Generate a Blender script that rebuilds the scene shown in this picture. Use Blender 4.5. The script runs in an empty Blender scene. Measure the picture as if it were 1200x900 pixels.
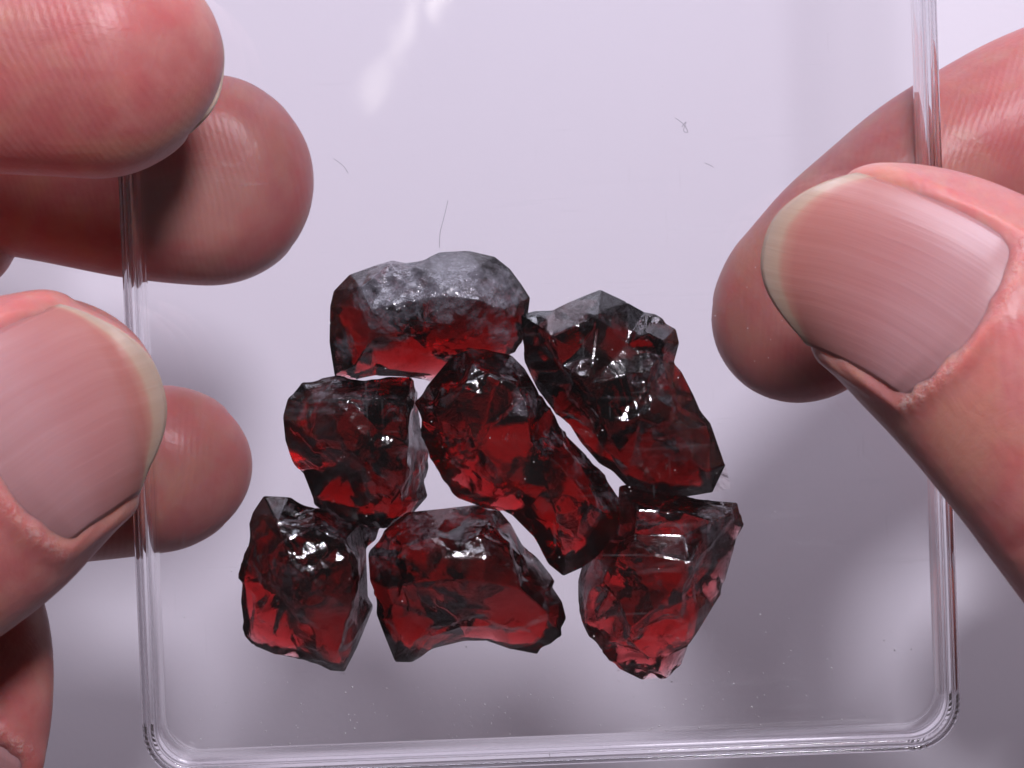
import bpy, bmesh, math, random
import numpy as np
from mathutils import Vector, Matrix, Quaternion
from mathutils.geometry import delaunay_2d_cdt

random.seed(7); np.random.seed(7)
S = 0.01                      # everything below is written in centimetres
scene = bpy.context.scene
COL = scene.collection
R = math.radians

# ------------------------------------------------------------------ camera
F_PX = 4067.0                 # focal length in photo pixels (1200 px wide)
TILT = R(2.4)
CAM = Vector((0.0, 1.22, 35.2))
cam_d = bpy.data.cameras.new('camera')
cam = bpy.data.objects.new('camera', cam_d); COL.objects.link(cam)
cam.location = CAM * S
cam.rotation_euler = (-TILT, 0, 0)
cam_d.sensor_width = 36.0
cam_d.lens = F_PX / 1200 * 36
cam_d.clip_start = 0.005; cam_d.clip_end = 20
cam_d.dof.use_dof = True
cam_d.dof.focus_distance = 29.6 * S
cam_d.dof.aperture_fstop = 90
scene.camera = cam
CR = Matrix.Rotation(-TILT, 3, 'X')

def at(px, py, z):
    """the point at height z (cm) that the photograph shows at pixel px, py"""
    d = CR @ Vector(((px - 600) / F_PX, (450 - py) / F_PX, -1.0))
    t = (z - CAM.z) / d.z
    return CAM + d * t

def px_cm(z):
    return (CAM.z - z) / F_PX

# ------------------------------------------------------------------ world, lamps, exposure
w = bpy.data.worlds.new('World'); scene.world = w; w.use_nodes = True
bg = w.node_tree.nodes['Background']
bg.inputs[0].default_value = (0.62, 0.48, 0.53, 1); bg.inputs[1].default_value = 0.07

def lamp(name, loc, target, size, power, color, size_y=None):
    d = bpy.data.lights.new(name, 'AREA'); o = bpy.data.objects.new(name, d); COL.objects.link(o)
    o.location = Vector(loc) * S
    o.rotation_euler = (Vector(target) - Vector(loc)).to_track_quat('-Z', 'Y').to_euler()
    d.size = size * S; d.energy = power; d.color = color
    if size_y: d.shape = 'RECTANGLE'; d.size_y = size_y * S
    else: d.shape = 'DISK'
    return o
lamp('desk_lamp_light', (3.2, 14.5, 29.5), (0, 0, 3), 4.5, 0.62, (0.95, 0.91, 1.0))
lamp('added_fill_light', (-3.0, 30.0, 15.0), (0, 0, 2), 20, 0.76, (0.85, 0.85, 1.0), 11)  # added soft fill for a top-to-bottom gradient; no actual window

def mirrored(px, py, h):
    p = at(px, py, 6.08); d = p - CAM
    return p + Vector((d.x, d.y, -d.z)) * (h / -d.z)
for (x0, y0, x1, y1, wd, pw) in ((485, -20, 470, 70, 15, .00032), (462, 62, 420, 125, 17, .00022), (512, -20, 511, 15, 8, .0002)):  # overhead strips added so the lid mirrors warm streaks
    a_, b_ = mirrored(x0, y0, 60), mirrored(x1, y1, 60); c_ = (a_ + b_) / 2; e_ = (b_ - a_)
    d = bpy.data.lights.new('lid_streak_light', 'AREA'); o = bpy.data.objects.new('lid_streak_light', d); COL.objects.link(o)
    d.shape = 'ELLIPSE'; d.size = e_.length * S; d.size_y = wd * 89 / F_PX * S; d.energy = pw; d.color = (1.0, 0.95, 0.82)
    o.location = c_ * S; o.rotation_euler = (0, math.pi, 0)
    o.rotation_euler = (Matrix((e_.normalized(), Vector((0, 0, -1)).cross(-e_.normalized()), (0, 0, 1))).transposed()).to_euler()

scene.view_settings.view_transform = 'Standard'
scene.view_settings.look = 'None'
scene.view_settings.exposure = 0.2
scene.view_settings.gamma = 1.0
cy = scene.cycles
cy.use_denoising = True
cy.max_bounces = 18; cy.transmission_bounces = 16; cy.glossy_bounces = 8
cy.diffuse_bounces = 3; cy.transparent_max_bounces = 40
cy.caustics_refractive = True; cy.caustics_reflective = False
cy.sample_clamp_indirect = 4.0
cy.blur_glossy = 1.0

# ------------------------------------------------------------------ helpers
def tag(o, label=None, cat=None, group=None, kind=None):
    if label: o['label'] = label
    if cat: o['category'] = cat
    if group: o['group'] = group
    if kind: o['kind'] = kind
    return o

def mesh_obj(name, verts, faces, mat, parent=None, smooth=True, uvs=None):
    me = bpy.data.meshes.new(name)
    me.from_pydata([tuple(Vector(v) * S) for v in verts], [], faces)
    me.update()
    if smooth: me.polygons.foreach_set('use_smooth', [True] * len(me.polygons))
    if uvs is not None:
        uv = me.uv_layers.new(name='UVMap')
        for l in me.loops: uv.data[l.index].uv = uvs[l.vertex_index]
    if mat: me.materials.append(mat)
    o = bpy.data.objects.new(name, me); COL.objects.link(o)
    if parent: o.parent = parent
    return o

def fix_normals(o):
    bm = bmesh.new(); bm.from_mesh(o.data)
    bmesh.ops.recalc_face_normals(bm, faces=bm.faces)
    bm.to_mesh(o.data); bm.free()

class NT:
    def __init__(self, name):
        self.m = bpy.data.materials.new(name); self.m.use_nodes = True
        self.t = self.m.node_tree; self.n = self.t.nodes; self.n.clear()
        self.out = self.n.new('ShaderNodeOutputMaterial')
    def add(self, kind, **kw):
        nd = self.n.new(kind)
        for k, v in kw.items():
            if k.startswith('_'): setattr(nd, k[1:], v)
        return nd
    def link(self, a, b): self.t.links.new(a, b)
    def noise(self, scale, detail=4, rough=0.5, dist=0, vec=None):
        nd = self.n.new('ShaderNodeTexNoise'); i = nd.inputs
        i['Scale'].default_value = scale; i['Detail'].default_value = detail
        i['Roughness'].default_value = rough; i['Distortion'].default_value = dist
        if vec: self.link(vec, i['Vector'])
        return nd
    def ramp(self, src, stops, interp='LINEAR'):
        nd = self.n.new('ShaderNodeValToRGB'); cr = nd.color_ramp; cr.interpolation = interp
        while len(cr.elements) < len(stops): cr.elements.new(0.5)
        for e, (p, c) in zip(cr.elements, stops):
            e.position = p; e.color = c if len(c) == 4 else (*c, 1)
        self.link(src, nd.inputs[0]); return nd
    def mix(self, fac, a, b, mode='MIX'):
        nd = self.n.new('ShaderNodeMix'); nd.data_type = 'RGBA'; nd.blend_type = mode
        for s, v in ((nd.inputs[0], fac), (nd.inputs[6], a), (nd.inputs[7], b)):
            if hasattr(v, 'is_output'): self.link(v, s)
            elif isinstance(v, (int, float)): s.default_value = v
            else: s.default_value = (*v, 1)
        return nd.outputs[2]
    def math(self, op, a, b=None):
        nd = self.n.new('ShaderNodeMath'); nd.operation = op
        for k, v in ((0, a), (1, b)):
            if v is None: continue
            if hasattr(v, 'is_output'): self.link(v, nd.inputs[k])
            else: nd.inputs[k].default_value = v
        return nd.outputs[0]
    def bump(self, h, dist, strength=1, prev=None):
        nd = self.n.new('ShaderNodeBump'); nd.inputs['Distance'].default_value = dist
        nd.inputs['Strength'].default_value = strength
        self.link(h, nd.inputs['Height'])
        if prev: self.link(prev, nd.inputs['Normal'])
        return nd.outputs[0]
    def obj(self): return self.n.new('ShaderNodeTexCoord').outputs['Object']

# ------------------------------------------------------------------ materials
def mat_paper():
    t = NT('white_paper'); o = t.obj()
    n = t.noise(9, 4, 0.5, 0, o)
    c = t.ramp(n.outputs[0], [(0.3, (0.78, 0.75, 0.82)), (0.7, (0.82, 0.79, 0.86))])
    p = t.add('ShaderNodeBsdfPrincipled')
    t.link(c.outputs[0], p.inputs['Base Color']); p.inputs['Roughness'].default_value = 0.7
    n2 = t.noise(1500, 3, 0.6, 0, o)
    t.link(t.bump(n2.outputs[0], 0.0001, 0.15), p.inputs['Normal'])
    t.link(p.outputs[0], t.out.inputs[0]); return t.m

def mat_panel():
    """thin clear plastic sheet: see-through with a weak mirror image, faint scuffs"""
    t = NT('clear_plastic_sheet'); o = t.obj()
    fr = t.add('ShaderNodeFresnel'); fr.inputs[0].default_value = 1.5
    tr = t.add('ShaderNodeBsdfTransparent'); tr.inputs[0].default_value = (0.995, 0.993, 0.996, 1)
    gl = t.add('ShaderNodeBsdfGlossy'); gl.inputs['Roughness'].default_value = 0.03
    gl.inputs[0].default_value = (1, 1, 1, 1)
    df = t.add('ShaderNodeBsdfDiffuse'); df.inputs[0].default_value = (0.85, 0.85, 0.9, 1)
    nb = t.noise(60, 2, 0.5, 0.4, o)
    t.link(t.bump(nb.outputs[0], 0.0006, 0.08), gl.inputs['Normal'])
    m1 = t.add('ShaderNodeMixShader')
    t.link(t.math('MULTIPLY', fr.outputs[0], 0.6), m1.inputs[0]); t.link(tr.outputs[0], m1.inputs[1]); t.link(gl.outputs[0], m1.inputs[2])
    # streaky scuff marks
    mp = t.add('ShaderNodeMapping'); mp.inputs['Scale'].default_value = (70, 700, 70)
    mp.inputs['Rotation'].default_value = (0, 0, 0.12)
    t.link(o, mp.inputs['Vector'])
    sc = t.noise(1.0, 5, 0.6, 0.0, mp.outputs[0])
    big = t.noise(40, 2, 0.5, 0, o)
    s1 = t.ramp(sc.outputs[0], [(0.60, (0, 0, 0)), (0.78, (1, 1, 1))])
    s2 = t.ramp(big.outputs[0], [(0.45, (0, 0, 0)), (0.7, (1, 1, 1))])
    k = t.math('MULTIPLY', s1.outputs[0], s2.outputs[0])
    k = t.math('MULTIPLY', k, 0.045)
    for rot, sx, sy in ((0.35, 150, 2600), (-0.3, 2400, 160)):
        mq = t.add('ShaderNodeMapping'); mq.inputs['Scale'].default_value = (sx, sy, 40); mq.inputs['Rotation'].default_value = (0, 0, 0)
        t.link(o, mq.inputs['Vector'])
        ns = t.noise(1.0, 1, 0.4, 0.15, mq.outputs[0])
        gate = t.noise(90 + rot * 20, 2, 0.5, 0, o)
        sl = t.math('MULTIPLY', t.ramp(ns.outputs[0], [(0.735, (0, 0, 0)), (0.76, (1, 1, 1))]).outputs[0], t.ramp(gate.outputs[0], [(0.5, (0, 0, 0)), (0.6, (1, 1, 1))]).outputs[0])
        k = t.math('MAXIMUM', k, t.math('MULTIPLY', sl, 0.018))
    k = t.math('ADD', k, 0.0012)
    m2 = t.add('ShaderNodeMixShader')
    t.link(k, m2.inputs[0]); t.link(m1.outputs[0], m2.inputs[1]); t.link(df.outputs[0], m2.inputs[2])
    t.link(m2.outputs[0], t.out.inputs[0]); return t.m

def mat_rim():
    t = NT('clear_plastic_rim'); o = t.obj()
    p = t.add('ShaderNodeBsdfPrincipled'); i = p.inputs
    i['Base Color'].default_value = (0.97, 0.965, 0.98, 1); i['Roughness'].default_value = 0.0
    i['IOR'].default_value = 1.49; i['Transmission Weight'].default_value = 1
    n = t.noise(250, 3, 0.5, 0, o)
    tr = t.add('ShaderNodeBsdfTransparent'); m = t.add('ShaderNodeMixShader'); m.inputs[0].default_value = 1.0
    t.link(tr.outputs[0], m.inputs[1]); t.link(p.outputs[0], m.inputs[2])
    t.link(m.outputs[0], t.out.inputs[0]); return t.m

def mat_garnet(name, frost_sheen, seed, dens=420.0):
    t = NT(name); o = t.obj()
    mp = t.add('ShaderNodeMapping'); mp.inputs['Location'].default_value = (seed, seed * 2.3, 0)
    t.link(o, mp.inputs['Vector']); v = mp.outputs[0]
    # fine conchoidal relief
    n1 = t.noise(420, 5, 0.55, 0.8, v)
    n2 = t.noise(900, 4, 0.6, 0.3, v)
    b1 = t.bump(n1.outputs[0], 0.0004, 0.34)
    b2 = t.bump(n2.outputs[0], 0.0005, 0.65 if frost_sheen else 1.0, b1)
    gl = t.add('ShaderNodeBsdfPrincipled'); i = gl.inputs
    i['Base Color'].default_value = (1.0, 0.93, 0.93, 1)
    i['IOR'].default_value = 1.76; i['Transmission Weight'].default_value = 1
    nr = t.noise(140, 4, 0.6, 0.2, v)
    rr = t.ramp(nr.outputs[0], [(0.35, (0.02, 0.02, 0.02)), (0.7, (0.22, 0.22, 0.22))])
    t.link(rr.outputs[0], i['Roughness'])
    t.link(b1, i['Normal'])
    # grey layer: abraded skin plus reflected light painted as pale base colour
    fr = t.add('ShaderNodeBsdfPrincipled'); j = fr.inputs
    j['Base Color'].default_value = (0.27, 0.25, 0.28, 1); t.link(t.ramp(t.noise(1500, 4, 0.7, 0.3, v).outputs[0], [(0.40, (0.15, 0.14, 0.17)), (0.70, (0.42, 0.42, 0.48))] if frost_sheen else [(0.40, (0.03, 0.012, 0.018)), (0.70, (0.34, 0.31, 0.36))]).outputs[0], j['Base Color']); j['Roughness'].default_value = 0.11
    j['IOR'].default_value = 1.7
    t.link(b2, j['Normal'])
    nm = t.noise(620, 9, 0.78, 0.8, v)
    at_ = t.add('ShaderNodeAttribute'); at_.attribute_name = 'frost_sheen_mask'
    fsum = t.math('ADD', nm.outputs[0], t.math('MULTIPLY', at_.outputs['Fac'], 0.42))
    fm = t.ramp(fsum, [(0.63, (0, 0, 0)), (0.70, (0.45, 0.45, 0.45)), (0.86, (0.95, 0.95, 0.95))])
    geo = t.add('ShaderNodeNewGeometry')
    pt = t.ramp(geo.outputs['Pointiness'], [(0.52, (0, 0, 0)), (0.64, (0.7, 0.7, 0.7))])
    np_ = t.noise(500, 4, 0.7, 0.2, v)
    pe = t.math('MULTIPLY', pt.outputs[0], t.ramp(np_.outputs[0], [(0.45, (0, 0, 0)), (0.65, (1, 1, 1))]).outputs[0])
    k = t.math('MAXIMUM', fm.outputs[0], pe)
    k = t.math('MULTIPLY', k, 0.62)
    m = t.add('ShaderNodeMixShader')
    t.link(k, m.inputs[0]); t.link(gl.outputs[0], m.inputs[1]); t.link(fr.outputs[0], m.inputs[2])
    t.link(m.outputs[0], t.out.inputs[0])
    va = t.add('ShaderNodeVolumeAbsorption')
    va.inputs[0].default_value = (0.80, 0.0, 0.02, 1); va.inputs[1].default_value = dens
    t.link(va.outputs[0], t.out.inputs[1])
    return t.m

def mat_skin():
    t = NT('skin'); o = t.obj()
    n = t.noise(70, 5, 0.6, 0.3, o)
    c = t.ramp(n.outputs[0], [(0.30, (0.44, 0.130, 0.130)), (0.5, (0.48, 0.165, 0.160)), (0.72, (0.52, 0.225, 0.205))])
    n2 = t.noise(420, 4, 0.6, 0, o)
    c2 = t.mix(0.35, c.outputs[0], t.ramp(n2.outputs[0], [(0.35, (0.42, 0.12, 0.115)), (0.65, (0.53, 0.25, 0.21))]).outputs[0])
    n4 = t.noise(150, 3, 0.6, 0.5, o)
    n6 = t.noise(95, 3, 0.6, 0.8, o)
    c2 = t.mix(t.ramp(n6.outputs[0], [(0.48, (0, 0, 0)), (0.66, (0.6, 0.6, 0.6))]).outputs[0], c2, (0.50, 0.235, 0.165))
    bl = t.add('ShaderNodeAttribute'); bl.attribute_name = 'pressed'
    c2 = t.mix(t.math('MULTIPLY', bl.outputs['Fac'], 0.45), c2, (0.56, 0.30, 0.24))
    c2 = t.mix(t.ramp(n4.outputs[0], [(0.45, (0, 0, 0)), (0.65, (0.5, 0.5, 0.5))]).outputs[0], c2, (0.52, 0.115, 0.12))
    ad = t.add('ShaderNodeAttribute'); ad.attribute_name = 'dryness'
    n5 = t.noise(1500, 4, 0.7, 0, o)
    fl = t.math('MULTIPLY', ad.outputs['Fac'], t.ramp(n5.outputs[0], [(0.45, (0, 0, 0)), (0.58, (1, 1, 1))]).outputs[0])
    c2 = t.mix(fl, c2, (0.62, 0.48, 0.44))
    p = t.add('ShaderNodeBsdfPrincipled'); i = p.inputs
    t.link(c2, i['Base Color'])
    i['Subsurface Weight'].default_value = 1.0
    i['Subsurface Radius'].default_value = (1.0, 0.32, 0.16)
    i['Subsurface Scale'].default_value = 0.0026
    i['Roughness'].default_value = 0.40; i['IOR'].default_value = 1.4
    # friction ridges
    wv = t.add('ShaderNodeTexWave'); wv.wave_type = 'RINGS'; wv.rings_direction = 'SPHERICAL'
    wv.inputs['Scale'].default_value = 560; wv.inputs['Distortion'].default_value = 5.0
    wv.inputs['Detail'].default_value = 1; wv.inputs['Detail Scale'].default_value = 0.25
    t.link(o, wv.inputs['Vector'])
    b1 = t.bump(wv.outputs['Fac'], 0.00005, 0.2)
    n3 = t.noise(260, 6, 0.65, 0.8, o)
    b2 = t.bump(n3.outputs[0], 0.0003, 0.34, b1)
    vo = t.add('ShaderNodeTexVoronoi'); vo.feature = 'DISTANCE_TO_EDGE'; vo.inputs['Scale'].default_value = 900
    t.link(o, vo.inputs['Vector'])
    vr = t.ramp(vo.outputs['Distance'], [(0.0, (0, 0, 0)), (0.12, (1, 1, 1))])
    b3 = t.bump(vr.outputs[0], 0.00003, 0.13, b2)
    b3 = t.bump(fl, 0.0003, 0.8, b3)
    t.link(b3, i['Normal'])
    t.link(p.outputs[0], t.out.inputs[0]); return t.m

def mat_nail():
    """u = across, v = 0 at the cuticle, 1 at the free edge"""
    t = NT('fingernail'); tc = t.n.new('ShaderNodeTexCoord')
    sp = t.add('ShaderNodeSeparateXYZ'); t.link(tc.outputs['UV'], sp.inputs[0])
    u, v = sp.outputs[0], sp.outputs[1]
    o = tc.outputs['Object']
    nn = t.noise(180, 2, 0.5, 0, o)
    vv = t.math('ADD', v, t.math('MULTIPLY', t.math('SUBTRACT', nn.outputs[0], 0.5), 0.05))
    c = t.ramp(vv, [(0.0, (0.44,0.25,0.25)), (0.20, (0.47,0.26,0.26)), (0.42, (0.47,0.22,0.21)), (0.86, (0.48,0.20,0.165)),
                    (0.905, (0.52,0.28,0.21)), (0.93, (0.52,0.42,0.30)), (1.0, (0.46,0.42,0.33))])
    mp = t.add('ShaderNodeMapping'); mp.inputs['Scale'].default_value = (22, 0.7, 1)
    t.link(tc.outputs['UV'], mp.inputs['Vector'])
    st = t.noise(1.0, 4, 0.6, 0, mp.outputs[0])
    c2 = t.mix(0.16, c.outputs[0], t.ramp(st.outputs[0], [(0.3, (0.38,0.17,0.165)), (0.7, (0.62,0.42,0.40))]).outputs[0])
    c2 = t.mix(1.0, c2, (0.84, 0.76, 0.78), 'MULTIPLY')
    p = t.add('ShaderNodeBsdfPrincipled'); i = p.inputs
    t.link(c2, i['Base Color']); i['Roughness'].default_value = 0.33
    i['Subsurface Weight'].default_value = 0.6; i['Subsurface Radius'].default_value = (1, 0.4, 0.25)
    i['Subsurface Scale'].default_value = 0.0008
    t.link(t.bump(st.outputs[0], 0.00016, 0.25), i['Normal'])
    t.link(p.outputs[0], t.out.inputs[0]); return t.m

M_PAPER, M_PANEL, M_RIM, M_SKIN, M_NAIL = mat_paper(), mat_panel(), mat_rim(), mat_skin(), mat_nail()

# ------------------------------------------------------------------ setting: the white surface below
bm = bmesh.new()
bmesh.ops.create_grid(bm, x_segments=60, y_segments=60, size=45 * S)
me = bpy.data.meshes.new('tabletop'); bm.to_mesh(me); bm.free(); me.materials.append(M_PAPER)
tb = bpy.data.objects.new('tabletop', me); tb.location.z = -1.2 * S; COL.objects.link(tb); tb['kind'] = 'structure'

# ------------------------------------------------------------------ plastic box
Z0, Z1 = 5.0, 6.10            # underside and top of the box
FLOOR = 5.10
pl_, pr_ = at(149, 450, Z1), at(1112.5, 450, Z1)
BW = (pr_ - pl_).length
ROT = R(2.25)
bc = at(631, 450, Z1)
axx = Vector((math.cos(ROT), math.sin(ROT), 0)); axy = Vector((-math.sin(ROT), math.cos(ROT), 0))
BH = 10.6
bot = at(640, 897, Z1)        # a point of the near outer edge
ymin = (bot - bc).dot(axy)
BOXC = bc + axy * (ymin + BH / 2); BOXC.z = 0

box = bpy.data.objects.new('plastic_box', None); COL.objects.link(box)
box.location = Vector((BOXC.x, BOXC.y, Z0)) * S
box.rotation_euler = (0, 0, ROT)
tag(box, 'flat clear plastic box with rounded corners holding seven dark red stones', 'box')

def rrect(hx, hy, r, n=14):
    pts = []
    for cx, cyy, a0 in ((hx - r, hy - r, 0), (-hx + r, hy - r, 90), (-hx + r, -hy + r, 180), (hx - r, -hy + r, 270)):
        for k in range(n + 1):
            a = R(a0 + 90 * k / n); pts.append((cx + r * math.cos(a), cyy + r * math.sin(a)))
    return pts

HX, HY, CRAD = BW / 2, BH / 2, 0.42
def sweep(profile):
    """closed profile of (inset, z) swept round the box"""
    rings = []
    for ins, z in profile:
        rings.append([(x, y, z) for x, y in rrect(HX - ins, HY - ins, max(CRAD - ins, 0.05))])
    n = len(rings[0]); m = len(rings); vs = [p for r_ in rings for p in r_]; fs = []
    for a in range(m):
        b = (a + 1) % m
        for k in range(n):
            k2 = (k + 1) % n
            fs.append((a * n + k, a * n + k2, b * n + k2, b * n + k))
    return vs, fs
def slab(ins, z0, z1):
    p = rrect(HX - ins, HY - ins, max(CRAD - ins, 0.05)); n = len(p)
    vs = [(x, y, z0) for x, y in p] + [(x, y, z1) for x, y in p]
    fs = [tuple(range(n))[::-1], tuple(range(n, 2 * n))] + [(k, (k + 1) % n, n + (k + 1) % n, n + k) for k in range(n)]
    return vs, fs
def prof(i0, i1, z0, z1, b=0.02):
    return [(i0 + b, z0), (i0 + b * .3, z0 + b * .3), (i0, z0 + b), (i0, z1 - b), (i0 + b * .3, z1 - b * .3), (i0 + b, z1),
            (i1 - b, z1), (i1 - b * .3, z1 - b * .3), (i1, z1 - b), (i1, z0 + b), (i1 - b * .3, z0 + b * .3), (i1 - b, z0)]
def boxpart(name, vf, mat, parent):
    o = mesh_obj(name, vf[0], vf[1], mat, parent)
    fix_normals(o)
    o.data.set_sharp_from_angle(angle=R(50))
    return o
H = Z1 - Z0
lid = boxpart('lid', slab(0.045, H - 0.065, H - 0.01), M_PANEL, box)
boxpart('lid_rim', sweep(prof(0, 0.042, 0.14, H, 0.014)), M_RIM, lid)
tray = boxpart('tray', slab(0.096, 0.01, 0.08), M_PANEL, box)
boxpart('tray_wall', sweep(prof(0.048, 0.092, 0.0, H - 0.07, 0.014)), M_RIM, tray)
boxpart('tray_lip', sweep(prof(0.003, 0.045, 0.0, 0.13, 0.014)), M_RIM, tray)

# ------------------------------------------------------------------ rough stones
def build_stone(idx, label, outline, inner, zoff=0.0, frost_sheen=(), zr=(0.30, 0.55), dens=1700.0, low=(), bot_flat=0.0, amp=1.0, base=0.0):
    """outline: silhouette points (photo px[, height]); inner: ridge points (px, py, height above the tray)"""
    rng = np.random.RandomState(100 + idx)
    base_z = FLOOR + zoff
    gx, gy = np.mean([[q[0], q[1]] for q in outline], axis=0)
    grow = lambda q: (q[0] + 3.2 * (q[0] - gx) / math.hypot(q[0] - gx, q[1] - gy), q[1] + 3.2 * (q[1] - gy) / math.hypot(q[0] - gx, q[1] - gy))
    O = []
    for q in outline:
        h = q[2] if len(q) > 2 else rng.uniform(*zr)
        O.append(at(*grow(q), base_z + h))
    n = len(O)
    I = [at(q[0], q[1], base_z + q[2]) for q in inner]
    P = [(p.x, p.y) for p in O] + [(p.x, p.y) for p in I]
    cv, ce, cf, ov, *_ = delaunay_2d_cdt([Vector(p) for p in P], [(k, (k + 1) % n) for k in range(n)], [list(range(n))], 1, 1e-6)
    zs = [p.z for p in O] + [p.z for p in I]
    def zat(k): return zs[ov[k][0]] if ov[k] else base_z + 0.5
    top_v = [(v.x, v.y, zat(k)) for k, v in enumerate(cv)]
    # bottom: inset ring and random points near the tray
    c2 = np.mean([[p.x, p.y] for p in O], axis=0)
    ins = []
    for k, p in enumerate(O):
        if k % 2: continue
        a = Vector((p.x, p.y)); cc = Vector((c2[0], c2[1])); f = rng.uniform(0.14, 0.34)
        q = a.lerp(cc, f); ins.append((q.x, q.y, base_z + base + rng.uniform(0.0, 0.9) * (p.z - base_z)))
    for _ in range(9):
        a = cc.lerp(Vector((O[rng.randint(n)].x, O[rng.randint(n)].y)), rng.uniform(0.0, 0.6))
        ins.append((a.x, a.y, base_z + base + rng.uniform(0.0, 0.34) * (1 - bot_flat)))
    P2 = [(p.x, p.y) for p in O] + [(p[0], p[1]) for p in ins]
    bv, be, bf, bo, *_ = delaunay_2d_cdt([Vector(p) for p in P2], [(k, (k + 1) % n) for k in range(n)], [list(range(n))], 1, 1e-6)
    zb = [p.z for p in O] + [p[2] for p in ins]
    bot_v = [(v.x, v.y, zb[bo[k][0]] if bo[k] else base_z + 0.1) for k, v in enumerate(bv)]
    bm = bmesh.new()
    tv = [bm.verts.new(v) for v in top_v]
    for f in cf:
        try: bm.faces.new([tv[k] for k in f])
        except ValueError: pass
    b_ = [bm.verts.new(v) for v in bot_v]
    for f in bf:
        try: bm.faces.new([b_[k] for k in reversed(f)])
        except ValueError: pass
    bmesh.ops.remove_doubles(bm, verts=bm.verts, dist=1e-4)
    bmesh.ops.recalc_face_normals(bm, faces=bm.faces)
    bmesh.ops.triangulate(bm, faces=bm.faces)
    bmesh.ops.bevel(bm, geom=list(bm.edges), offset=0.010, segments=1, affect='EDGES', profile=0.5, clamp_overlap=True)
    bmesh.ops.triangulate(bm, faces=bm.faces)
    for it in range(7):
        long_e = [e for e in bm.edges if e.calc_length() > 0.022]
        if not long_e: break
        bmesh.ops.subdivide_edges(bm, edges=long_e, cuts=1, use_grid_fill=False)
        bmesh.ops.triangulate(bm, faces=[f for f in bm.faces if len(f.verts) > 3])
    bmesh.ops.remove_doubles(bm, verts=bm.verts, dist=0.003)
    bm.normal_update()
    V = np.array([v.co[:] for v in bm.verts]); N = V - V.mean(0); N[:, 2] *= 1.8; N /= np.linalg.norm(N, axis=1)[:, None]
    # chips: each seed owns a cell; every cell is a small tilted, slightly scooped plane with ripples
    def scoops(num, tilt, curve, spread):
        lo, hi = V.min(0), V.max(0)
        sd = rng.uniform(lo, hi, (num, 3)); tl = rng.normal(0, tilt, (num, 3)); off = rng.normal(0, spread, num)
        h = np.full(len(V), 1e9)
        for q in range(num):
            rel = V - sd[q]
            np.minimum(h, rel @ tl[q] + curve * (rel ** 2).sum(1) + off[q], out=h)
        return h - h.mean()
    h = (scoops(18, 0.08, 0.14, 0.008) * 0.8 + scoops(90, 0.18, 0.35, 0.004) + scoops(600, 0.26, 1.0, 0.002) * 0.85 + scoops(1500, 0.30, 2.0, 0.001) * 0.5) * amp
    h = np.clip(h, -0.03, 0.025)
    V2 = V + N * h[:, None]
    V2[:, 2] = np.maximum(V2[:, 2], FLOOR + 0.004 + max(0, zoff) * 0)
    V2[:, 2] = np.minimum(V2[:, 2], Z1 - 0.10)
    for v, c in zip(bm.verts, V2): v.co = c
    org = Vector((V2[:, 0].mean(), V2[:, 1].mean(), V2[:, 2].min()))
    me = bpy.data.meshes.new('rough_stone')
    for v in bm.verts: v.co = (v.co - org) * S
    bm.normal_update(); bm.to_mesh(me); bm.free()
    me.polygons.foreach_set('use_smooth', [True] * len(me.polygons))
    me.set_sharp_from_angle(angle=R(13))
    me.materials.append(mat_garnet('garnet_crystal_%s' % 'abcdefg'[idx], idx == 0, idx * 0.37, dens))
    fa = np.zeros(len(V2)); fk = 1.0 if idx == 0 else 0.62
    for (fx, fy, fr_, fs_) in frost_sheen:     # worn patches, and facets where caught light is painted as grey
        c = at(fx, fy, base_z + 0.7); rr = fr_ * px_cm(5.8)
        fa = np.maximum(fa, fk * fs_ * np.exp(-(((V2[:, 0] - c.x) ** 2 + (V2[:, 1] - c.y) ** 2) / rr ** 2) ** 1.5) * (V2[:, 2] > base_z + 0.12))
    me.attributes.new('frost_sheen_mask', 'FLOAT', 'POINT').data.foreach_set('value', fa.astype(np.float32))
    o = bpy.data.objects.new('rough_stone', me); COL.objects.link(o)
    o.location = org * S
    tag(o, label, 'stone', 'rough dark red stones in the clear box')
    return o

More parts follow.
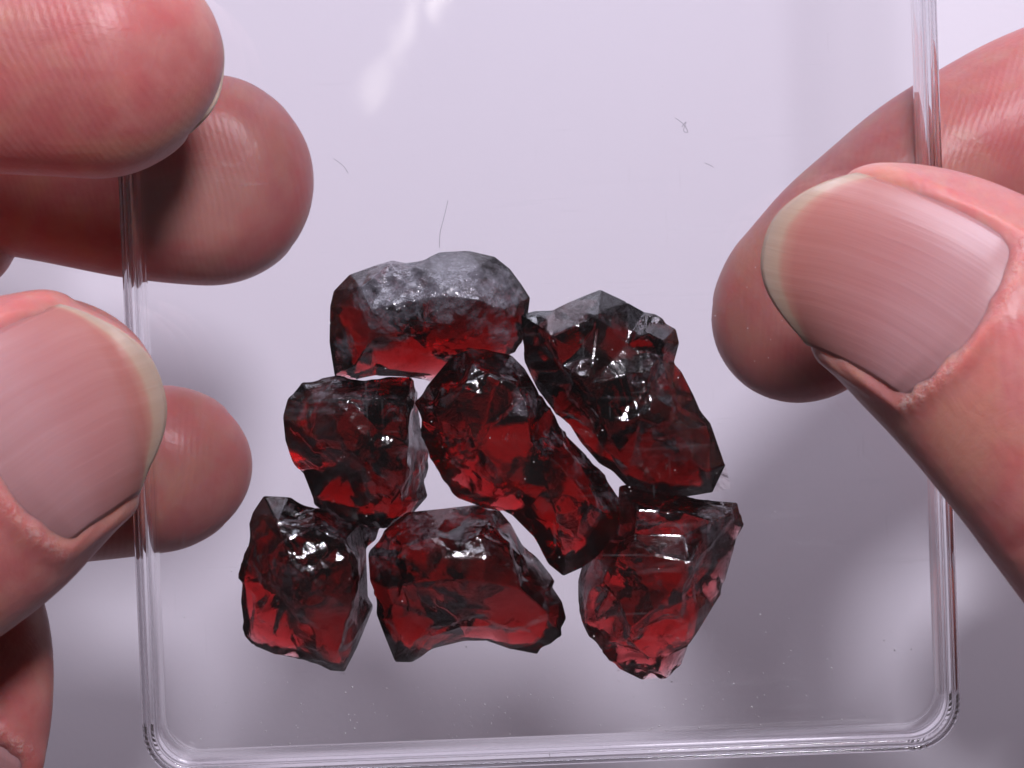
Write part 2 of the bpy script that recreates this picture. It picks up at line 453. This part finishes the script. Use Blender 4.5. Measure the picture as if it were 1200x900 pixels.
STONES = [
 ('rough dark red stone with broad frosted top face greyed by painted light, at the top of the pile',
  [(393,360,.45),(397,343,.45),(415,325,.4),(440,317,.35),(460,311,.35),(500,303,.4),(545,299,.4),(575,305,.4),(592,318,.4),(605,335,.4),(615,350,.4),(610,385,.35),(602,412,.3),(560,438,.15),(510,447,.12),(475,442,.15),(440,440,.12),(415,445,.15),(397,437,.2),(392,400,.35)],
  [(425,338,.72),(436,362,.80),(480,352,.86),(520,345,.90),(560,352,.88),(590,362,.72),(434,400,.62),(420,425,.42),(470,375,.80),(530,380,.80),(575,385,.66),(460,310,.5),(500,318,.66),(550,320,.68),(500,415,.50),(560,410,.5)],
  dict(frost_sheen=[(470,330,45,.9),(530,328,42,1.),(585,345,30,.8),(430,345,22,.7),(450,372,26,.7),(510,362,30,.6),(590,395,22,.6),(405,410,18,.5),(560,375,20,.5)])),
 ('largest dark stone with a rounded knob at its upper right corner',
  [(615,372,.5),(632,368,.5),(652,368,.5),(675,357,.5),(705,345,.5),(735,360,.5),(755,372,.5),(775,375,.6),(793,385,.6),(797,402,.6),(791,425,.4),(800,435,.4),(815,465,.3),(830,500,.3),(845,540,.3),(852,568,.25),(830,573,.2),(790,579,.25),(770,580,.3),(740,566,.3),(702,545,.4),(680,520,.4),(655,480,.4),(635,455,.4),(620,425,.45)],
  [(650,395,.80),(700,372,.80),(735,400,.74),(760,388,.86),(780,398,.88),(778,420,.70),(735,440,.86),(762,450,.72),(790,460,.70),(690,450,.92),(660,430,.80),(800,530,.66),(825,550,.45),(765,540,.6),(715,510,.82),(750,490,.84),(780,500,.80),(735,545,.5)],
  dict(frost_sheen=[(690,375,26,.5),(650,385,18,.5),(770,430,26,.9),(745,440,16,.7),(790,470,14,.5),(795,530,22,.7),(815,560,18,.6),(765,400,16,.4),(660,440,14,.4),(770,500,14,.6)], dens=2300)),
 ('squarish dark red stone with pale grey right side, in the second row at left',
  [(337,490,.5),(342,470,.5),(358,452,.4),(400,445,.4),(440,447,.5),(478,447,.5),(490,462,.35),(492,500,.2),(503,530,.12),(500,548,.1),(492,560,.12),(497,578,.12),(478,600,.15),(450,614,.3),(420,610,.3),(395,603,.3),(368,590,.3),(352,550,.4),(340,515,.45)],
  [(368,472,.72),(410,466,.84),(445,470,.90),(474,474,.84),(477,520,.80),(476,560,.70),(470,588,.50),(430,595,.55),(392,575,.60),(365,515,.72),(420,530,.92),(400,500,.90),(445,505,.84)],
  dict(frost_sheen=[(385,460,30,.7),(430,465,26,.6),(460,480,18,.6),(490,520,16,.9),(490,570,18,.8),(385,535,14,.4),(440,575,12,.5),(474,530,10,.8),(350,480,12,.5)])),
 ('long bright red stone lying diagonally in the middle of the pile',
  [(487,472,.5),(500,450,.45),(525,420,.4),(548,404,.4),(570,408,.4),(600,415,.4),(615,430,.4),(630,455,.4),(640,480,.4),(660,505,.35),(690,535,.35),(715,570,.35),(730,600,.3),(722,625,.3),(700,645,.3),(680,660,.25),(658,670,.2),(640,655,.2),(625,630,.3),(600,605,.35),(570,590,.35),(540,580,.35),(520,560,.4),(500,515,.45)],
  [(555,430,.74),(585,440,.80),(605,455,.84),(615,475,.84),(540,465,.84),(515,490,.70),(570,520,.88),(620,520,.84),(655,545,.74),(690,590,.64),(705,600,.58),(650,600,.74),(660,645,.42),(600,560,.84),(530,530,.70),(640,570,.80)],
  dict(frost_sheen=[(555,420,30,.6),(600,430,20,.7),(617,475,20,1.),(645,515,16,.7),(680,545,16,.7),(712,590,16,.7),(600,510,10,.5),(500,480,14,.5),(535,455,16,.5)], zoff=.06, dens=950)),
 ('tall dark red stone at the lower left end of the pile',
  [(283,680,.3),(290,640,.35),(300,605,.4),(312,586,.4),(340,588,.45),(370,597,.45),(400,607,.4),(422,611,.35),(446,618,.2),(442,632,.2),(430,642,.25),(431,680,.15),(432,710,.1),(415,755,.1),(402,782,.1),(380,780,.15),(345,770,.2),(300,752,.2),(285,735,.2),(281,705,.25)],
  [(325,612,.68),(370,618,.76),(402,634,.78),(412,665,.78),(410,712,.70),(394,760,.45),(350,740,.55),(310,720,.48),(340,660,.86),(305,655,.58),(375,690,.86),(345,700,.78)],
  dict(frost_sheen=[(335,600,18,.6),(395,615,24,.6),(432,628,14,.9),(425,660,12,.9),(350,670,16,.5),(415,740,12,.6),(345,695,12,.4),(300,735,10,.4)], dens=1500)),
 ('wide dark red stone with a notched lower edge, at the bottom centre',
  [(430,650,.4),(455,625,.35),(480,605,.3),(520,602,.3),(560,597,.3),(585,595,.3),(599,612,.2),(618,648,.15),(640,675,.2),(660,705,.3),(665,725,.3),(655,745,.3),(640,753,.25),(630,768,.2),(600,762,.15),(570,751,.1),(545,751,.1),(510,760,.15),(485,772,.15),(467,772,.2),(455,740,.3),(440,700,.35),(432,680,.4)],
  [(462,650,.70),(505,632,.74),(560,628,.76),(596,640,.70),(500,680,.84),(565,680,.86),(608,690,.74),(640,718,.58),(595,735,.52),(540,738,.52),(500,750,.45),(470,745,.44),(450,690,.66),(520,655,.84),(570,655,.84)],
  dict(frost_sheen=[(445,655,26,.9),(490,622,26,.9),(540,612,26,.8),(580,608,18,.7),(575,640,14,.5),(612,665,12,.6),(635,700,14,.5),(550,700,8,.5),(520,750,12,.5)], dens=1500)),
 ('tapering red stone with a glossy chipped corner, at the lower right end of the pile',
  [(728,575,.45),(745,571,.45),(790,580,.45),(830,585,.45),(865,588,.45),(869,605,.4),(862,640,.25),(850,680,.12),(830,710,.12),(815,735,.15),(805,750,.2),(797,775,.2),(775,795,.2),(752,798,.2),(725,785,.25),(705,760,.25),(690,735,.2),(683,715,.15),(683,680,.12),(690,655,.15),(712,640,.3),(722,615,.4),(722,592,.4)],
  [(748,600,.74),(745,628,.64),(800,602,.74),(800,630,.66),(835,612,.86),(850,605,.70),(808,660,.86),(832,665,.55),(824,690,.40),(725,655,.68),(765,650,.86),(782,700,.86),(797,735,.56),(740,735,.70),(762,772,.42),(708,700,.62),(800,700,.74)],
  dict(frost_sheen=[(760,618,22,.7),(800,625,20,.8),(835,620,24,1.),(825,655,22,.9),(850,605,14,.7),(700,670,16,1.),(690,700,12,.9),(722,620,12,.7),(770,640,14,.6)], dens=950)),
]
for k, (lab, ol, inn, kw) in enumerate(STONES):
    build_stone(k, lab, ol, inn, **kw)

# ------------------------------------------------------------------ hands
def cr_spline(P, t):
    n = len(P); k = min(int(t), n - 2); f = t - k
    p0 = P[max(k - 1, 0)]; p1 = P[k]; p2 = P[k + 1]; p3 = P[min(k + 2, n - 1)]
    return 0.5 * ((2 * p1) + (p2 - p0) * f + (2 * p0 - 5 * p1 + 4 * p2 - p3) * f * f + (3 * p1 - p0 - 3 * p2 + p3) * f ** 3)

class Finger:
    """stations from root to tip: (px, py, z, half width in px, thickness factor)"""
    def __init__(self, st, up, roll=0.0, cap=0.9, p=2.1, nail=None, q=2.2):
        P = np.array([[*at(a, b, z), hw * px_cm(z), hw * px_cm(z) * d] for a, b, z, hw, d in st])
        D = [cr_spline(P, t) for t in np.linspace(0, len(P) - 1, 400)]
        D = np.array(D)
        seg = np.linalg.norm(np.diff(D[:, :3], axis=0), axis=1); self.arc = np.concatenate([[0], np.cumsum(seg)])
        self.D = D; self.L = self.arc[-1]; self.cap = cap; self.p = p; self.q = q
        self.up = Vector(up); self.roll = roll; self.nail = nail
    def row(self, s): return np.array([np.interp(s, self.arc, self.D[:, k]) for k in range(5)])
    def frame(self, s):
        s0, s1 = max(0, s - 0.15), min(self.L, s + 0.15)
        t = Vector(self.row(s1)[:3] - self.row(s0)[:3]).normalized()
        side = t.cross(self.up).normalized(); up = side.cross(t).normalized()
        if self.roll:
            qn = Quaternion(t, self.roll); side = qn @ side; up = qn @ up
        return Vector(self.row(s)[:3]), t, side, up
    def capf(self, s):
        x = (s - (self.L - self.cap)) / self.cap
        return 1.0 if x <= 0 else max(0.0, 1 - x ** self.p) ** (1 / self.p)
    # nail outline in (s, x): x lateral in cm
    def nail_x(self, v, s):
        return v
    def nail_dist(self, s, x):
        """signed distance to the nail's outline, positive outside"""
        nl = self.nail; v = abs(x) / nl['w']
        s0 = self.L + nl['s0'] + nl['c0'] * min(v, 1.2) ** 2
        return max((abs(x) - nl['w']), (s0 - s))
    def mesh(self, ns=90, na=56):
        ss = list(np.linspace(0, self.L - self.cap, ns)) + [self.L - self.cap + self.cap * math.sin(a) for a in np.linspace(0, math.pi / 2, 26)[1:-1]]
        vs, fs = [], []
        for s in ss:
            c, t, side, up = self.frame(s); r = self.row(s); k = self.capf(s); a_, b_ = r[3] * k, r[4] * k
            for j in range(na):
                ph = 2 * math.pi * j / na; cx, sx = math.cos(ph), math.sin(ph); e = 2 / self.q
                x = a_ * abs(sx) ** e * (1 if sx >= 0 else -1); y = b_ * abs(cx) ** e * (1 if cx >= 0 else -1)
                if self.nail and cx > -0.1:
                    d = self.nail_dist(s, x)
                    g = 0.0
                    if d < 0: g = -0.05 * min(1, -d / 0.05)
                    fade = max(0.0, min(1.0, (self.L - s - 0.2) / 0.8))
                    g += self.nail.get('fold', 0.06) * fade * math.exp(-((d - 0.06) / 0.07) ** 2)
                    rr = math.hypot(x, y) or 1; x += x / rr * g; y += y / rr * g
                vs.append(c + side * x + up * y)
        m = len(ss)
        for a in range(m - 1):
            for j in range(na):
                j2 = (j + 1) % na; fs.append((a * na + j, a * na + j2, (a + 1) * na + j2, (a + 1) * na + j))
        vs.append(self.frame(0)[0]); i0 = len(vs) - 1
        vs.append(self.frame(self.L)[0]); i1 = len(vs) - 1
        for j in range(na):
            fs.append((i0, (j + 1) % na, j)); fs.append((i1, (m - 1) * na + j, (m - 1) * na + (j + 1) % na))
        return vs, fs
    def nail_obj(self, parent):
        nl = self.nail; nu, nv = 48, 40
        vs, uv, fs = [], [], []
        for lay in (0, 1):
            for i in range(nu + 1):
                for j in range(nv + 1):
                    v = -1 + 2 * j / nv; u = i / nu
                    a0 = self.L + nl['s0'] + nl['c0'] * v * v
                    a1 = self.L + nl['s1'] - nl['c1'] * abs(v) ** nl.get('pe', 2.6)
                    s = a0 + (a1 - a0) * u
                    tap = 1 - nl.get('tap', 0.0) * u
                    x = v * nl['w'] * tap
                    sc = min(s, self.L - 0.02)
                    c, t, side, up = self.frame(min(s, self.L - 0.2)); c = c + t * (s - min(s, self.L - 0.2))
                    sr = self.L - self.cap * 0.55
                    r = self.row(min(s, sr)); a_, b_ = r[3] * 1.0, r[4] * 1.0
                    y = b_ * max(0.0, 1 - min(0.995, abs(x) / a_) ** self.q) ** (1 / self.q)
                    over = max(0.0, s - sr); y -= nl.get('droop', 0.22) * over ** 2
                    edge = 0.012 if lay == 0 else -0.022 * (1 if 0 < i < nu and 0 < j < nv else 0.9)
                    th = math.asin(min(0.98, abs(x) / a_)) * (1 if x >= 0 else -1)
                    nx, ny = math.sin(th) * 0.8, math.cos(th)
                    vs.append(c + side * (x + nx * edge) + up * (y + ny * edge - (0.03 * max(0, 1 - u * 12)))); uv.append((j / nv, u))
        K = (nu + 1) * (nv + 1); id_ = lambda l, i, j: l * K + i * (nv + 1) + j
        for i in range(nu):
            for j in range(nv):
                fs.append((id_(0, i, j), id_(0, i + 1, j), id_(0, i + 1, j + 1), id_(0, i, j + 1)))
                fs.append((id_(1, i, j), id_(1, i, j + 1), id_(1, i + 1, j + 1), id_(1, i + 1, j)))
        for i in range(nu):
            for j in (0, nv): fs.append((id_(0, i, j), id_(1, i, j), id_(1, i + 1, j), id_(0, i + 1, j)))
        for j in range(nv):
            for i in (0, nu): fs.append((id_(0, i, j), id_(0, i, j + 1), id_(1, i, j + 1), id_(1, i, j)))
        o = mesh_obj('fingernail', vs, fs, M_NAIL, None, True, uv)
        fix_normals(o)
        o.parent = parent; o.matrix_parent_inverse = parent.matrix_basis.inverted()
        return o

def ellipsoid(c, r, rot=(0, 0, 0)):
    bm = bmesh.new(); bmesh.ops.create_icosphere(bm, subdivisions=4, radius=1)
    from mathutils import Euler
    m = Matrix.Translation(Vector(c)) @ Euler(rot).to_matrix().to_4x4() @ Matrix.Diagonal((*r, 1))
    bm.transform(m); vs = [v.co.copy() for v in bm.verts]; fs = [tuple(v.index for v in f.verts) for f in bm.faces]; bm.free()
    return vs, fs

def hand(fingers, lumps, label, origin, creases=()):
    vs, fs = [], []
    for vf in [f.mesh() for f in fingers] + lumps:
        o_ = len(vs); vs += vf[0]; fs += [tuple(i + o_ for i in f) for f in vf[1]]
    og = Vector(origin)
    o = mesh_obj('hand', [Vector(v) - og for v in vs], fs, M_SKIN)
    o.location = og * S
    md = o.modifiers.new('r', 'REMESH'); md.mode = 'VOXEL'; md.voxel_size = 0.024 * S; md.use_smooth_shade = True
    sm = o.modifiers.new('s', 'SMOOTH'); sm.factor = 0.5; sm.iterations = 4
    dg = bpy.context.evaluated_depsgraph_get()
    me = bpy.data.meshes.new_from_object(o.evaluated_get(dg)); o.modifiers.clear(); o.data = me
    n = len(me.vertices); co = np.empty(n * 3); me.vertices.foreach_get('co', co); co = co.reshape(-1, 3)
    no = np.empty(n * 3); me.vertices.foreach_get('normal', no); no = no.reshape(-1, 3)
    W = co / S + np.array(origin)
    d = np.zeros(n)
    for k in range(14):       # soft unevenness of the flesh
        f = np.random.normal(0, 1, 3); f *= np.random.uniform(2, 6) / np.linalg.norm(f)
        d += 0.0035 * np.sin(W @ f + np.random.uniform(0, 6))
    for (a, b, dep, wd) in creases:   # skin creases between two points
        A, B = np.array(a), np.array(b); ab = B - A
        t = np.clip(((W - A) @ ab) / (ab @ ab), 0, 1); wob = 0.05 * np.sin(t * 9)
        q = np.linalg.norm(W - (A + t[:, None] * ab), axis=1)
        d -= dep * np.exp(-((q + wob * 0) / wd) ** 2)
    co += no * (d * S)[:, None]
    # pads pressed flat against the underside of the tray
    W = co / S + np.array(origin)
    lx = (W[:, 0] - BOXC.x) * axx.x + (W[:, 1] - BOXC.y) * axx.y
    m_ = (W[:, 2] > 4.88) & (W[:, 2] < 5.45) & (np.abs(lx) < HX + 0.02)
    press = np.where((W[:, 2] > 4.86) & (W[:, 2] < 5.45) & (np.abs(lx) < HX), np.clip((W[:, 2] - 4.86) / 0.12, 0, 1), 0)
    zz = W[:, 2][m_]; co[m_, 2] = (4.88 + 0.105 * (1 - np.exp(-(zz - 4.88) / 0.105)) - origin[2]) * S
    me.attributes.new('pressed', 'FLOAT', 'POINT').data.foreach_set('value', press.astype(np.float32))
    me.vertices.foreach_set('co', co.reshape(-1)); me.update()
    me.polygons.foreach_set('use_smooth', [True] * len(me.polygons))
    if not me.materials: me.materials.append(M_SKIN)
    dry = np.zeros(n)
    for f in fingers:
        if not f.nail: continue
        nl = f.nail
        for q in np.linspace(-1.02, 1.02, 46):
            s_ = f.L + nl['s0'] + nl['c0'] * q * q - 0.05
            c, t_, side, up = f.frame(s_); rr = f.row(s_); x = q * (nl['w'] + .03)
            y = rr[4] * max(0, 1 - min(.99, abs(x) / rr[3]) ** f.q) ** (1 / f.q)
            pt = np.array(c + side * x + up * y)
            dry = np.maximum(dry, np.exp(-(((W - pt) ** 2).sum(1)) / 0.05 ** 2) * (0.12 + 0.6 * abs(q)))
    me.attributes.new('dryness', 'FLOAT', 'POINT').data.foreach_set('value', dry.astype(np.float32))
    tag(o, label, 'hand')
    for f in fingers:
        if f.nail: f.nail_obj(o)
    return o

UP = (0, 0, 1)
ZB = 4.27                     # centre height of the fingers under the box
l_index = Finger([(-470, 150, 6.2, 125, .9), (-300, 80, 7.2, 130, .9), (-120, 62, 7.3, 136, .9), (20, 64, 7.25, 140, .9), (140, 70, 7.2, 140, .92), (215, 74, 7.2, 132, .92), (263, 78, 7.2, 124, .9)],
                 (0, 0, -1), cap=1.05, p=2.05, nail=dict(s0=-1.1, s1=-0.07, c0=0.2, c1=0.35, w=0.62, fold=0.03, droop=.3))
l_middle = Finger([(-480, 330, 4.6, 125, .9), (-260, 200, 3.6, 120, .9), (-80, 165, 3.9, 118, .9), (50, 184, 4.1, 119, .86), (170, 207, ZB, 122, .86), (280, 213, ZB, 122, .86), (369, 212, ZB, 112, .84)],
                  (0, 0, -1), cap=0.98, p=2.15, nail=dict(s0=-1.1, s1=-0.07, c0=0.2, c1=0.35, w=0.60, fold=0.03, droop=.3))
l_ring = Finger([(-470, 540, 4.5, 115, .9), (-260, 590, 3.5, 108, .9), (-60, 575, 3.9, 102, .9), (80, 560, 4.2, 100, .9), (200, 549, 4.3, 99, .9), (296, 548, 4.3, 90, .88)],
                (0, 0, -1), cap=0.8, p=2.1, nail=dict(s0=-1.0, s1=-0.06, c0=0.2, c1=0.3, w=0.52, fold=0.03, droop=.3))
l_thumb = Finger([(-820, 700, 6.0, 200, .8), (-560, 760, 7.6, 205, .8), (-330, 690, 8.6, 205, .8), (-170, 618, 8.6, 200, .78), (-60, 560, 8.3, 186, .76), (20, 510, 7.9, 166, .76), (98, 468, 7.45, 138, .76), (184, 436, 7.2, 112, .74)],
                 UP, roll=R(8), cap=0.85, p=2.1, nail=dict(s0=-2.05, s1=-0.15, c0=0.24, c1=0.62, w=0.84, fold=0.045, tap=.04, droop=.25, pe=2.4))
l_little = Finger([(-460, 740, 4.6, 100, .9), (-260, 640, 5.2, 95, .9), (-90, 640, 6.3, 84, .9), (-25, 720, 6.8, 78, .9), (-14, 820, 7.0, 76, .85), (-20, 910, 7.0, 68, .8), (-35, 990, 6.9, 57, .75)],
                  UP, roll=R(12), cap=0.55, nail=dict(s0=-1.02, s1=0.05, c0=0.18, c1=0.25, w=0.40, fold=0.05, droop=.25))
def blob(px, py, z, r, rot=(0, 0, 0)): return ellipsoid(at(px, py, z), r, rot)
left = hand([l_index, l_middle, l_ring, l_thumb, l_little],
     [blob(-760, 450, 5.0, (4.2, 3.9, 1.5)), blob(-1300, 560, 5.2, (4.0, 2.7, 1.6)), blob(-1750, 640, 5.2, (3.5, 2.4, 1.7)),
      blob(-640, 690, 6.4, (2.6, 1.8, 1.6), (0, 0, R(20))), blob(-62, 275, 4.0, (.62, .55, .6)), blob(-250, 330, 4.1, (1.5, .9, .8))],
     'hand at the left edge pinching the box, thumbnail and three fingertips showing', at(-760, 450, 5.0),
     creases=[(at(-60, 120, 4.9), at(-40, 310, 4.5), .05, .07)])

r_index = Finger([(1850, 120, 4.6, 125, .9), (1620, 60, 3.6, 124, .9), (1400, 90, 3.9, 120, .9), (1225, 150, 4.1, 118, .88), (1100, 215, 4.15, 113, .86), (1012, 284, ZB, 108, .86), (940, 362, ZB, 110, .82), (853, 430, ZB, 98, .80)],
                 (0, 0, -1), cap=0.85, p=2.15, nail=dict(s0=-1.0, s1=-0.06, c0=0.2, c1=0.3, w=0.55, fold=0.03, droop=.3))
r_thumb = Finger([(1950, 820, 6.0, 210, .8), (1640, 800, 7.6, 205, .8), (1420, 660, 8.5, 198, .8), (1265, 490, 8.5, 182, .78), (1172, 405, 8.2, 167, .76), (1086, 345, 7.8, 150, .76), (1002, 306, 7.45, 126, .76), (925, 286, 7.2, 108, .74)],
                 UP, roll=R(-8), cap=0.8, p=2.1, nail=dict(s0=-2.15, s1=0.0, c0=0.24, c1=0.55, w=0.72, fold=0.05, tap=.02, droop=.25, pe=2.3))
r_middle = Finger([(1850, 330, 4.5, 125, .9), (1640, 360, 3.0, 118, .9), (1480, 400, 2.5, 105, .9), (1330, 395, 2.3, 95, .9), (1130, 385, 2.4, 90, .85)], UP, cap=.9)
r_ring = Finger([(1850, 560, 4.5, 120, .9), (1660, 620, 3.2, 115, .9), (1530, 620, 3.0, 105, .9), (1360, 575, 2.9, 96, .9), (1128, 545, 2.9, 86, .9)], UP, cap=.85)
r_little = Finger([(1860, 760, 4.5, 105, .9), (1720, 800, 3.2, 100, .9), (1560, 790, 3.0, 98, .9), (1420, 760, 2.9, 95, .9), (1215, 725, 2.9, 88, .9)], UP, cap=.75)
right = hand([r_index, r_thumb, r_middle, r_ring, r_little],
     [blob(2120, 440, 4.8, (4.2, 3.9, 1.5)), blob(2650, 560, 5.0, (4.0, 2.7, 1.6)), blob(3100, 640, 5.2, (3.5, 2.4, 1.7)),
      blob(1960, 740, 6.2, (2.6, 1.8, 1.6), (0, 0, R(-20)))],
     'hand at the right edge with its thumbnail over the box and one finger beneath', at(2120, 440, 4.8),
     creases=[(at(1300, 560, 9.7), at(1185, 650, 9.1), .03, .08), (at(1330, 590, 9.7), at(1215, 690, 9.1), .02, .08)])

# ------------------------------------------------------------------ lint and dust on the box
M_DUST = NT('dust'); _p = M_DUST.add('ShaderNodeBsdfPrincipled'); _p.inputs['Base Color'].default_value = (0.75, 0.74, 0.76, 1)
M_DUST.link(_p.outputs[0], M_DUST.out.inputs[0]); M_DUST = M_DUST.m
M_LINT = NT('lint'); _p = M_LINT.add('ShaderNodeBsdfPrincipled'); _p.inputs['Base Color'].default_value = (0.34, 0.32, 0.37, 1)
M_LINT.link(_p.outputs[0], M_LINT.out.inputs[0]); M_LINT = M_LINT.m

def fibre(name, pts, rad, mat, label):
    P = np.array([[*at(x, y, Z1 + 0.006 + h)] for x, y, h in pts])
    C = [Vector(cr_spline(P, t)) for t in np.linspace(0, len(P) - 1, 8 * len(P))]
    vs, fs = [], []
    for k, c in enumerate(C):
        t = (C[min(k + 1, len(C) - 1)] - C[max(k - 1, 0)]).normalized(); a = t.cross(Vector(UP)).normalized(); b = a.cross(t)
        for j in range(5):
            ph = 2 * math.pi * j / 5; vs.append(c + a * rad * math.cos(ph) + b * rad * math.sin(ph))
    for k in range(len(C) - 1):
        for j in range(5): fs.append((k * 5 + j, k * 5 + (j + 1) % 5, k * 5 + 5 + (j + 1) % 5, k * 5 + 5 + j))
    fs += [tuple(range(5)), tuple(range(len(vs) - 5, len(vs)))]
    o = mesh_obj(name, [v - C[0] for v in vs], fs, mat); o.location = C[0] * S
    tag(o, label, 'lint'); return o
fibre('lint_fibre', [(525, 235, 0), (521, 252, .01), (516, 272, .02), (515, 290, 0)], 0.0028, M_LINT, 'fine straight hair on the lid above the grey-topped stone')
fibre('lint_fibre', [(791, 138, 0), (797, 142, .01), (803, 148, .01), (806, 155, .01), (801, 153, .02), (804, 143, .02), (799, 149, 0)], 0.003, M_LINT, 'tiny curled dark fibre on the lid between the two hands')
fibre('lint_fibre', [(826, 191, 0), (831, 193, .01), (836, 196, 0)], 0.003, M_LINT, 'short dark fibre on the lid left of the right forefinger')
fibre('lint_fibre', [(391, 186, 0), (397, 190, .01), (403, 195, 0), (408, 203, 0)], 0.0025, M_LINT, 'faint bent fibre on the lid right of the left middle fingertip')

rs = np.random.RandomState(5)
vs, fs = [], []
def speck(px, py, z, r):
    c = at(px, py, z); i0 = len(vs)
    for d in ((1, 0, 0), (0, 1, 0), (-1, 0, 0), (0, -1, 0), (0, 0, 1), (0, 0, -1)):
        vs.append(c + Vector(d) * r * rs.uniform(.5, 1.3))
    for a, b in ((0, 1), (1, 2), (2, 3), (3, 0)):
        fs.append((i0 + a, i0 + b, i0 + 4)); fs.append((i0 + b, i0 + a, i0 + 5))
for _ in range(260):          # light grains lying in the tray, most towards the near wall
    px = rs.uniform(215, 1070); py = 880 - abs(rs.normal(0, 70))
    if py > 640: speck(px, py, FLOOR + 0.008, rs.uniform(0.003, 0.009))
for _ in range(130):
    speck(rs.uniform(380, 1060), rs.uniform(5, 860), Z1 + 0.005, rs.uniform(0.003, 0.006))
for _ in range(45):
    speck(rs.uniform(290, 860), rs.uniform(330, 780), Z1 + 0.005, rs.uniform(0.003, 0.008))
du = mesh_obj('dust', vs, fs, M_DUST, None, False)
tag(du, 'pale dust grains scattered on the lid and along the near wall', 'dust', None, 'stuff')
